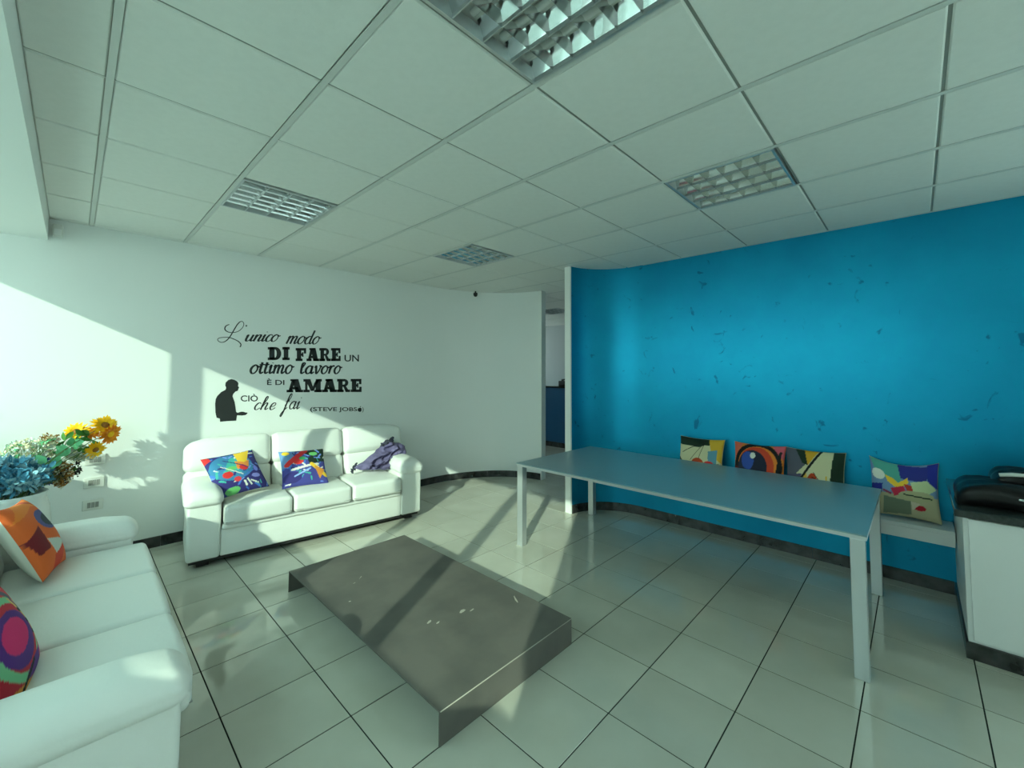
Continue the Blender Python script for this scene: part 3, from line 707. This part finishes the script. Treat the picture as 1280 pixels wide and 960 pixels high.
# ------------------------------------------------------------------ lettering on the wall
DEC = 0.0012
def flat(mb_quads, name, parent, box_src, box_dst):
    """map 2-D polygons from box_src to wall (x, z) box_dst; thin solid vinyl"""
    (sx0, sz0, sx1, sz1) = box_src; tl, tr, bl, br = box_dst
    mb = MB()
    for poly in mb_quads:
        P = []
        for (x, y) in poly:
            u = (x-sx0)/(sx1-sx0); v = (y-sz0)/(sz1-sz0)
            X = (bl[0]*(1-u)+br[0]*u)*(1-v) + (tl[0]*(1-u)+tr[0]*u)*v
            Z = (bl[1]*(1-u)+br[1]*u)*(1-v) + (tl[1]*(1-u)+tr[1]*u)*v
            P.append((X, Z))
        ar = sum(P[i][0]*P[(i+1)%len(P)][1]-P[(i+1)%len(P)][0]*P[i][1] for i in range(len(P)))
        if ar < 0: P = P[::-1]
        n = len(P)
        mb.add([(x, -DEC, z) for x, z in P]+[(x, 0, z) for x, z in P], [tuple(range(n))] + [(n+i, n+(i+1)%n, (i+1)%n, i) for i in range(n)])
    return mb.build(name, M_['decal'], parent)
def bounds(polys):
    xs = [p[0] for q in polys for p in q]; ys = [p[1] for q in polys for p in q]
    return (min(xs), min(ys), max(xs), max(ys))
def rect(x0, y0, x1, y1): return [(x0,y0),(x1,y0),(x1,y1),(x0,y1)]
def arc_band(cx, cy, rox, roy, rix, riy, a0, a1, n=12):
    out = []
    for i in range(n):
        a, b = rd(a0+(a1-a0)*i/n), rd(a0+(a1-a0)*(i+1)/n)
        out.append([(cx+rox*math.cos(a), cy+roy*math.sin(a)), (cx+rox*math.cos(b), cy+roy*math.sin(b)), (cx+rix*math.cos(b), cy+riy*math.sin(b)), (cx+rix*math.cos(a), cy+riy*math.sin(a))])
    return out
def slab(ch):
    """fat slab-serif capitals, height 1; returns (polygons, advance)"""
    S, t = 0.38, 0.19
    if ch == 'D': return [rect(0,0,.55,t), rect(0,1-t,.55,1), rect(.10,0,.10+S,1)] + arc_band(.52, .5, .44, .5, .11, .5-t, -90, 90), 1.04
    if ch == 'I': return [rect(0,0,.54,t), rect(0,1-t,.54,1), rect(.10,0,.44,1)], .62
    if ch == 'F': return [rect(0,0,.60,t), rect(0,1-t,.92,1), rect(.10,0,.48,1), rect(.72,.58,.92,1), rect(.44,.40,.64,.60), rect(.56,.32,.68,.68)], .99
    if ch == 'E': return [rect(0,0,.94,t), rect(0,1-t,.92,1), rect(.10,0,.48,1), rect(.72,.60,.92,1), rect(.74,0,.94,.40), rect(.44,.40,.62,.60), rect(.55,.32,.66,.68)], 1.0
    if ch == 'A': return [rect(-.04,0,.42,t), rect(.58,0,1.12,t), [(.06,0),(.30,0),(.58,1),(.34,1)], [(.58,0),(1.04,0),(.78,1),(.34,1)], rect(.22,.22,.76,.40), rect(.22,1-t*.8,.72,1)], 1.14
    if ch == 'M': return [rect(0,0,.46,t), rect(.80,0,1.36,t), rect(0,1-t,.3,1), rect(1.06,1-t,1.36,1), rect(.12,0,.30,1), rect(.90,0,1.28,1), [(.12,1),(.50,1),(.80,.10),(.54,.10)], [(.94,1),(1.2,1),(.76,.12),(.56,.12)]], 1.42
    if ch == 'R': return [rect(0,0,.54,t), rect(0,1-t,.6,1), rect(.10,0,.44,1), rect(.4,.42,.6,.56)] + arc_band(.58, .71, .34, .29, .07, .14, -90, 90) + [[(.48,.5),(.72,.46),(.96,.10),(.70,0)], rect(.70,0,1.08,t)], 1.12
def slab_word(wd):
    out = []; x = 0
    for ch in wd:
        p, a = slab(ch); out += [[(u+x, v) for u, v in q] for q in p]; x += a
    return out
def cr(pts, n=7):
    if len(pts) < 3: return pts
    P = [pts[0]]+list(pts)+[pts[-1]]; out = []
    for i in range(1, len(P)-2):
        p0, p1, p2, p3 = P[i-1:i+3]
        for k in range(n):
            t = k/n; t2, t3 = t*t, t*t*t
            out.append(tuple(0.5*((2*p1[d])+(-p0[d]+p2[d])*t+(2*p0[d]-5*p1[d]+4*p2[d]-p3[d])*t2+(-p0[d]+3*p1[d]-3*p2[d]+p3[d])*t3) for d in (0, 1)))
    out.append(pts[-1]); return out
def stroke(pts, thin, thick, slant):
    """pen stroke: heavier on down strokes"""
    P = [(x+slant*y, y) for x, y in cr(pts)]; out = []; L = []; R_ = []
    for i, p in enumerate(P):
        a, b = P[max(0, i-1)], P[min(len(P)-1, i+1)]; dx, dy = b[0]-a[0], b[1]-a[1]; d = math.hypot(dx, dy) or 1
        wd = thin + (thick-thin)*max(0, -dy/d)**1.3; 
        L.append((p[0]-dy/d*wd/2, p[1]+dx/d*wd/2)); R_.append((p[0]+dy/d*wd/2, p[1]-dx/d*wd/2))
    for i in range(len(P)-1): out.append([L[i], L[i+1], R_[i+1], R_[i]])
    return out
O_ = [(.55,.85),(.35,1.0),(.08,.75),(.0,.35),(.15,.02),(.38,.08),(.56,.45),(.52,.85),(.36,1.0)]
GL = {
 'u': ([[(-.05,.75),(.08,1.0),(.06,.35),(.16,.02),(.36,.12),(.54,.55),(.58,1.0)], [(.58,1.0),(.52,.3),(.62,.02),(.82,.25)]], .84),
 'n': ([[(-.05,.75),(.08,1.0),(.05,.5),(.0,0)], [(.02,.3),(.22,.85),(.42,1.0),(.50,.8),(.44,.25),(.52,.02),(.74,.25)]], .78),
 'm': ([[(-.05,.75),(.08,1.0),(.05,.5),(.0,0)], [(.02,.3),(.2,.85),(.36,1.0),(.42,.8),(.38,0)], [(.40,.3),(.56,.85),(.74,1.0),(.82,.8),(.76,.25),(.84,.02),(1.04,.25)]], 1.08),
 'i': ([[(-.05,.7),(.1,1.0),(.04,.3),(.12,.02),(.34,.25)], [(.17,1.42),(.19,1.52)]], .36),
 'c': ([[(.50,.82),(.40,1.0),(.18,.9),(.02,.45),(.12,.06),(.32,.02),(.56,.28)]], .58),
 'o': ([O_, [(.5,.92),(.62,.75),(.78,.85)]], .74),
 'd': ([O_, [(.62,1.95),(.56,1.0),(.52,.3),(.62,.02),(.82,.25)]], .84),
 'a': ([O_, [(.60,1.0),(.54,.3),(.62,.02),(.82,.25)]], .84),
 't': ([[(.12,1.6),(.08,.8),(.04,.3),(.14,.02),(.34,.2)], [(-.10,1.02),(.34,1.08)]], .40),
 'l': ([[(-.02,.5),(.28,1.5),(.22,1.9),(.08,1.7),(.03,.9),(.04,.25),(.14,.02),(.36,.25)]], .42),
 'v': ([[(-.05,.75),(.06,1.0),(.12,.5),(.20,.0),(.42,.4),(.54,.95),(.46,1.02),(.66,.85)]], .64),
 'r': ([[(-.05,.75),(.08,1.0),(.05,.5),(.0,0)], [(.02,.3),(.2,.85),(.36,1.02),(.44,.88)]], .50),
 'h': ([[(-.05,.5),(.26,1.5),(.22,1.9),(.08,1.7),(.02,.8),(.0,0)], [(.02,.3),(.22,.85),(.40,1.0),(.48,.8),(.43,.25),(.52,.02),(.74,.25)]], .78),
 'e': ([[(.04,.42),(.38,.55),(.48,.85),(.32,1.0),(.10,.8),(.02,.35),(.16,.02),(.36,.06),(.58,.3)]], .60),
 'f': ([[(-.05,.4),(.30,1.3),(.38,1.75),(.28,1.95),(.14,1.6),(.06,.4),(-.02,-.5),(-.14,-.95),(-.24,-.75),(-.08,-.3),(.30,.2)], [(-.08,.95),(.34,1.0)]], .50),
 "'": ([[(.06,1.75),(.02,1.50)]], .2),
}
def script_word(wd, thin, thick, slant=.28, asc=1.0, gap=0.0):
    out = []; x = 0
    for ch in wd:
        st, adv = GL[ch]
        for s in st: out += stroke([(u+x, v if v <= 1.05 else 1.05+(v-1.05)*asc) for u, v in s], thin, thick, slant)
        x += adv + gap
    return out
def sans_polys(txt):
    cu = bpy.data.curves.new('lettering', 'FONT'); cu.body = txt; cu.resolution_u = 3; cu.offset = 0.014
    ob = bpy.data.objects.new('lettering', cu); C.objects.link(ob)
    dg = bpy.context.evaluated_depsgraph_get(); me = ob.evaluated_get(dg).to_mesh()
    pol = [[(me.vertices[i].co.x, me.vertices[i].co.y) for i in p.vertices] for p in me.polygons]
    ob.evaluated_get(dg).to_mesh_clear(); bpy.data.objects.remove(ob); bpy.data.curves.remove(cu)
    return pol
wq = thing('wall_lettering', 'black vinyl Italian quote lettering on the white wall above the sofa', 'lettering', (0, YW-0.0002, 0))
def put(polys, dst, nm='lettering_word', src=None): flat(polys, nm, wq, src or bounds(polys), dst)
Lst = [(330,165),(265,198),(244,255),(280,302),(345,326),(430,326),(520,298),(598,225),(622,152),(592,104),(540,114),(482,178),(420,285),(342,420),(265,500),(190,526),(130,506),(108,465),(150,436),(250,424),(340,430),(430,462),(520,508),(572,568),(556,622)]
LP = stroke([(x/100, -y/100) for x, y in Lst], .13, .24, 0) + [[(6.55,-1.9),(6.75,-1.68),(6.95,-1.9),(6.75,-2.12)]]
put(LP, ((.930,1.985),(1.178,2.004),(.936,1.732),(1.180,1.744)))
put(script_word('unico', .10, .22, .3, .8), ((1.159,1.895),(1.486,1.925),(1.161,1.800),(1.488,1.812)))
put(script_word('modo', .10, .20, .3, .8), ((1.531,1.945),(1.903,1.965),(1.533,1.793),(1.905,1.806)))
put(slab_word('DI'), ((1.367,1.755),(1.575,1.765),(1.371,1.623),(1.579,1.627)))
put(slab_word('FARE'), ((1.635,1.756),(2.121,1.777),(1.639,1.618),(2.125,1.628)))
put(sans_polys('UN'), ((2.169,1.700),(2.344,1.707),(2.171,1.623),(2.346,1.626)))
put(script_word('ottimo', .14, .22, .15, .5, .05), ((1.208,1.600),(1.63,1.606),(1.211,1.479),(1.633,1.478)))
put(script_word('lavoro', .14, .22, .15, .4, .06), ((1.682,1.606),(2.148,1.616),(1.686,1.477),(2.152,1.476)), src=None)
put(sans_polys('\u00c8 DI'), ((1.37,1.437),(1.533,1.431),(1.372,1.369),(1.535,1.366)))
put(slab_word('AMARE'), ((1.554,1.426),(2.384,1.421),(1.558,1.289),(2.387,1.266)))
put(sans_polys('CI\u00d2'), ((1.142,1.288),(1.292,1.282),(1.144,1.213),(1.294,1.206)))
put(script_word('che', .09, .17, .32, 1.0, .14), ((1.258,1.262),(1.461,1.255),(1.262,1.122),(1.465,1.109)))
put(script_word('fai', .09, .17, .32, 1.0, .06), ((1.492,1.285),(1.712,1.270),(1.498,1.037),(1.718,1.020)))
put(sans_polys('(STEVE JOBS'), ((1.801,1.121),(2.335,1.088),(1.803,1.063),(2.337,1.030)))
put(sans_polys(')'), ((2.398,1.088),(2.416,1.086),(2.400,1.024),(2.418,1.022)))
ap = []
n = 20
for i in range(n):
    a = 2*PI*i/n; r_ = 1 + 0.10*math.cos(2*a); ap.append((math.cos(a)*r_*0.9, math.sin(a)*0.95 - (0.12 if abs(math.cos(a)) < .25 and math.sin(a) > 0 else 0)))
ap = [p for p in ap if not (p[0] > .62 and abs(p[1]) < .35)]
iR = max(range(len(ap)), key=lambda i: (ap[i][0] > 0 and 0.3 < ap[i][1] < .6)*1.0)
apol = [ap, [(0.02, 1.05), (.12, 1.5), (.5, 1.65), (.4, 1.2)]]
put(apol, ((2.343,1.103),(2.391,1.100),(2.343,1.034),(2.391,1.031)), nm='fruit_symbol')
sil = [(1.036,1.424),(1.060,1.432),(1.084,1.426),(1.106,1.412),(1.119,1.394),(1.120,1.378),(1.117,1.366),(1.128,1.344),(1.120,1.338),(1.121,1.326),(1.112,1.316),(1.098,1.312),(1.080,1.288),(1.075,1.268),(1.082,1.245),(1.094,1.21),(1.102,1.165),(1.109,1.116),(1.122,1.105),(1.150,1.113),(1.170,1.112),(1.188,1.104),(1.206,1.100),(1.205,1.092),(1.190,1.079),(1.160,1.076),(1.118,1.082),(1.113,1.030),(1.050,1.032),(.982,1.030),(.979,1.060),(.953,1.071),(.942,1.12),(.937,1.20),(.940,1.245),(.952,1.275),(.981,1.310),(1.015,1.330),(1.020,1.350),(1.012,1.372),(1.014,1.400)]
sl_ = MB(); n = len(sil)
bm = bmesh.new(); vs_ = [bm.verts.new((x, -DEC, z)) for x, z in sil]; f_ = bm.faces.new(vs_)
ex = bmesh.ops.extrude_face_region(bm, geom=[f_]); bmesh.ops.translate(bm, verts=[g for g in ex['geom'] if isinstance(g, bmesh.types.BMVert)], vec=(0, DEC, 0))
bmesh.ops.triangulate(bm, faces=bm.faces); bmesh.ops.recalc_face_normals(bm, faces=bm.faces)
me = bpy.data.meshes.new('wall_silhouette'); bm.to_mesh(me); bm.free(); me.materials.append(M_['decal'])
so = bpy.data.objects.new('wall_silhouette', me); C.objects.link(so); so.location = (0, YW-0.0002, 0)
tag(so, 'black vinyl silhouette of a standing man looking at a phone in his hand', 'decal')

# ================================================================== FLOWERS
VX, VY = -0.24, 4.18
vz = thing('tall_vase', 'tall white ceramic vase of flowers in the corner behind the sofa', 'vase', (VX, VY, 0))
MB().lathe([(0.0, 0.0), (0.13, 0.0), (0.14, 0.03), (0.16, 0.3), (0.178, 0.52), (0.17, 0.62), (0.15, 0.69), (0.158, 0.72), (0.148, 0.72), (0.14, 0.69), (0.155, 0.6), (0.0, 0.5)], 36).build('body', M_['vase'], vz)
def leaf(mb, p, d, n_, L, wd, curl=0.15, mi=0):
    d = Vector(d).normalized(); n_ = Vector(n_); s = d.cross(n_).normalized(); n_ = s.cross(d); p = Vector(p); V = []; F = []
    prof = [(0, .15), (.25, .8), (.5, 1), (.75, .75), (1, .05)]
    for t, k in prof:
        c = p + d*L*t - n_*curl*L*t*t
        V += [c - s*wd*k/2 + n_*wd*.12*k, c, c + s*wd*k/2 + n_*wd*.12*k]
    for i in range(4):
        for j in range(2): F.append((3*i+j, 3*i+j+1, 3*i+j+4, 3*i+j+3))
    mb.add(V, F, True, mi)
def rv(r): 
    while True:
        v = Vector((r.uniform(-1,1), r.uniform(-1,1), r.uniform(-1,1)))
        if 0.1 < v.length < 1: return v.normalized()
def stem_to(p, root, bend=0.06):
    a = Vector((VX+root[0], VY+root[1], 0.66)); b = Vector(p); m = (a+b)/2 + Vector((0, 0, bend)); return [tuple(a), tuple(a.lerp(m, .5)+Vector((0,0,bend*.4))), tuple(m), tuple(m.lerp(b, .6)+Vector((0,0,bend*.2))), tuple(b)]
def sunflower(p, face, R_, label, seed, pm='petal'):
    r = random.Random(seed); f = Vector(face).normalized(); a = f.orthogonal().normalized(); b = f.cross(a); p = Vector(p)
    t = thing('sunflower', label, 'flower', tuple(p), group='yellow flowers in the bouquet')
    pet = MB()
    for ring, (n, k, tilt) in enumerate(((16, 1.0, .15), (14, .85, .5), (11, .62, .9))):
        for i in range(n):
            an = 2*PI*(i+.5*ring)/n + r.uniform(-.1,.1); d = a*math.cos(an)+b*math.sin(an); d2 = (d + f*tilt*r.uniform(.7,1.3)).normalized()
            leaf(pet, d*R_*.15, d2, f, R_*k*r.uniform(.85,1.1), R_*.32, .12)
    pet.build('petals', M_[pm], t)
    ds = MB(); 
    q = f.to_track_quat('Z', 'Y').to_matrix().to_4x4()
    ds.lathe([(R_*.34, 0.0), (R_*.32, R_*.16), (R_*.2, R_*.25), (0, R_*.28)], 14, xf=q); ds.build('flower_disc', M_['disc_brown' if pm == 'petal' else 'petal'], t)
    st = stem_to(p - f*0.01, (r.uniform(-.05,.08), r.uniform(-.05,.08))); 
    MB().tube([tuple(Vector(s)-p) for s in st], 0.003, 6).build('stem', M_['stem'], t)
    lv = MB()
    for i in range(4): leaf(lv, Vector(st[3])-p + rv(r)*.01, rv(r)+Vector((0,0,.2)), rv(r), R_*1.0, R_*.5)
    lv.build('leaves', M_['leaf_dark'], t)
sunflower((0.185, 4.52, 1.085), (.25, -.75, .45), 0.080, 'yellow sunflower at the top right of the bouquet', 1)
sunflower((0.215, 4.50, 1.022), (.45, -.5, -.2), 0.076, 'orange sunflower drooping rightmost, just under the top flower', 2, 'petal_orange')
sunflower((0.035, 4.50, 1.055), (-.25, -.8, .55), 0.068, 'yellow flower at the upper left of the sunflowers', 3)
sunflower((0.105, 4.50, 1.035), (.1, -.6, .7), 0.060, 'yellow orange flower between the other upper sunflowers', 4, 'petal_orange')
sunflower((0.135, 4.42, 0.925), (.35, -.8, -.3), 0.062, 'yellow flower hanging lowest, below the other sunflowers', 5)
def spray(name, label, cat, c, rad, seed, n, kinds, stem_mat='stem', size=(.02, .05), flat_=1.0, ns=8):
    """loose spray: thin stems from the vase, each tip with a few small petals or buds"""
    r = random.Random(seed); t = thing(name, label, cat, c); c = Vector(c); st = MB(); parts = {k: MB() for k in kinds}
    for i in range(n):
        v = rv(r); p = Vector((v.x*rad[0], v.y*rad[1], v.z*rad[2]))*r.random()**.4
        if i % max(1, n//ns) == 0:
            q = [tuple(Vector(q)-c) for q in stem_to(tuple(c+p), (r.uniform(-.07,.07), r.uniform(-.07,.07)), .03)]
            st.tube(q, 0.0016, 4, cap=False)
        k = kinds[r.randrange(len(kinds))]
        for j in range(r.randint(4, 6)):
            leaf(parts[k], p+rv(r)*size[0]*.4, rv(r)+Vector((0,0,.25)), rv(r), r.uniform(*size), r.uniform(*size)*.55*flat_)
    st.build('stems', M_[stem_mat], t)
    for k, m in parts.items(): tag(m.build('florets' if 'leaf' not in k else 'leaves', M_[k], t), kind='stuff')
    return t
spray('blue_flower_bunch', 'airy pale blue flower bunch at the left of the vase', 'flowers', (-0.28, 4.24, 0.815), (.20, .13, .115), 11, 420, ['tulle_blue', 'tulle_blue', 'tulle_pale', 'tulle_pale'], size=(.025, .065))
spray('deep_blue_flowers', 'deep blue flower cluster between the pale blue and brown bunches', 'flowers', (-0.105, 4.36, 0.80), (.055, .06, .095), 12, 110, ['blue_deep', 'blue_deep', 'tulle_blue'], size=(.016, .040))
spray('cream_flower_spray', 'cream dried flower spray standing up at the back of the bouquet', 'flowers', (-0.17, 4.46, 0.955), (.15, .07, .075), 13, 330, ['cream', 'white_petal', 'white_petal', 'cream', 'leaf_green'], size=(.010, .028))
spray('dried_twig_spray', 'thin beige seed spray sticking up left of the yellow flowers', 'flowers', (-0.10, 4.48, 1.01), (.05, .04, .055), 17, 90, ['cream', 'brown_dry'], size=(.008, .02))
spray('white_flower_spray', 'small white flower spray below the sunflowers', 'flowers', (0.075, 4.46, 0.895), (.095, .05, .055), 14, 240, ['white_petal', 'white_petal', 'cream'], size=(.010, .030))
spray('brown_dried_bunch', 'brown dried flower bunch hanging over the vase rim', 'flowers', (-0.03, 4.38, 0.775), (.062, .06, .09), 15, 300, ['brown_dry', 'brown_dry', 'brown_dry', 'black_berry', 'cream'], size=(.009, .024))
spray('berry_twigs', 'black berry twigs at the right edge of the brown bunch', 'flowers', (0.04, 4.40, 0.80), (.03, .03, .06), 18, 40, ['black_berry', 'black_berry', 'leaf_dark'], size=(.010, .024), ns=4)
def leaf_branch(label, c, seed, n, mt, L, dirs):
    r = random.Random(seed); t = thing('leafy_branch', label, 'leaves', c, group='leafy branches in the bouquet'); c = Vector(c)
    s = [tuple(Vector(q)-c) for q in stem_to(tuple(c), (.02, .03), .04)]
    MB().tube(s, 0.003, 6).build('stem', M_['stem'], t)
    for i in range(n):
        q = Vector(s[-1 - (i % 3)]) + rv(r)*.025; m = MB(); leaf(m, (0,0,0), Vector(dirs)+rv(r)*.8, Vector((.1,-1,.3))+rv(r)*.4, L*r.uniform(.7,1.1), L*.62); m.build('leaf', M_[mt], t, tuple(q))
leaf_branch('pale green leafy branch under the yellow flowers', (0.02, 4.44, 0.955), 21, 14, 'leaf_green', 0.085, (0.3, 0, .5))
leaf_branch('mid green leafy branch at the left end of the bouquet', (-0.40, 4.24, 0.89), 22, 9, 'leaf_dark', 0.10, (-.3, 0, .1))

# ================================================================== SEEN THROUGH THE GAP
rd_ = thing('reception_desk', 'dark blue reception desk seen through the gap', 'desk', (6.80, 3.2, 0))
MB().bevbox(0, 0.06, 0, 4.0, 0.10, 1.19, 0.003).build('front_panel', M_['desk_blue'], rd_)
MB().box(0.008, 0.06, 0, 4.0, 0, 0.10).build('plinth', M_['marble_dark'], rd_)
MB().bevbox(-0.03, 0.40, 0, 4.0, 1.19, 1.22, 0.003).build('desk_top', M_['granite'], rd_)
ph = thing('desk_phone', 'black desk phone on the blue reception desk', 'phone', (6.95, 5.15, 1.22), (0, 0, rd(180)))
MB().rbox((0, 0, 0.04), (0.18, 0.22, 0.08), 0.02, 2, 2, lambda u, v, w_, q: (q.x, q.y, q.z + 0.04*u*(1 if w_ > 0 else 0))).build('base', M_['black'], ph)
MB().tube([(0, -0.07, 0.10), (0, -0.07, 0.13), (0.0, 0.0, 0.14), (0, 0.07, 0.13), (0, 0.07, 0.10)], [0.026, 0.024, 0.016, 0.024, 0.026], 8).build('handset', M_['black'], ph)
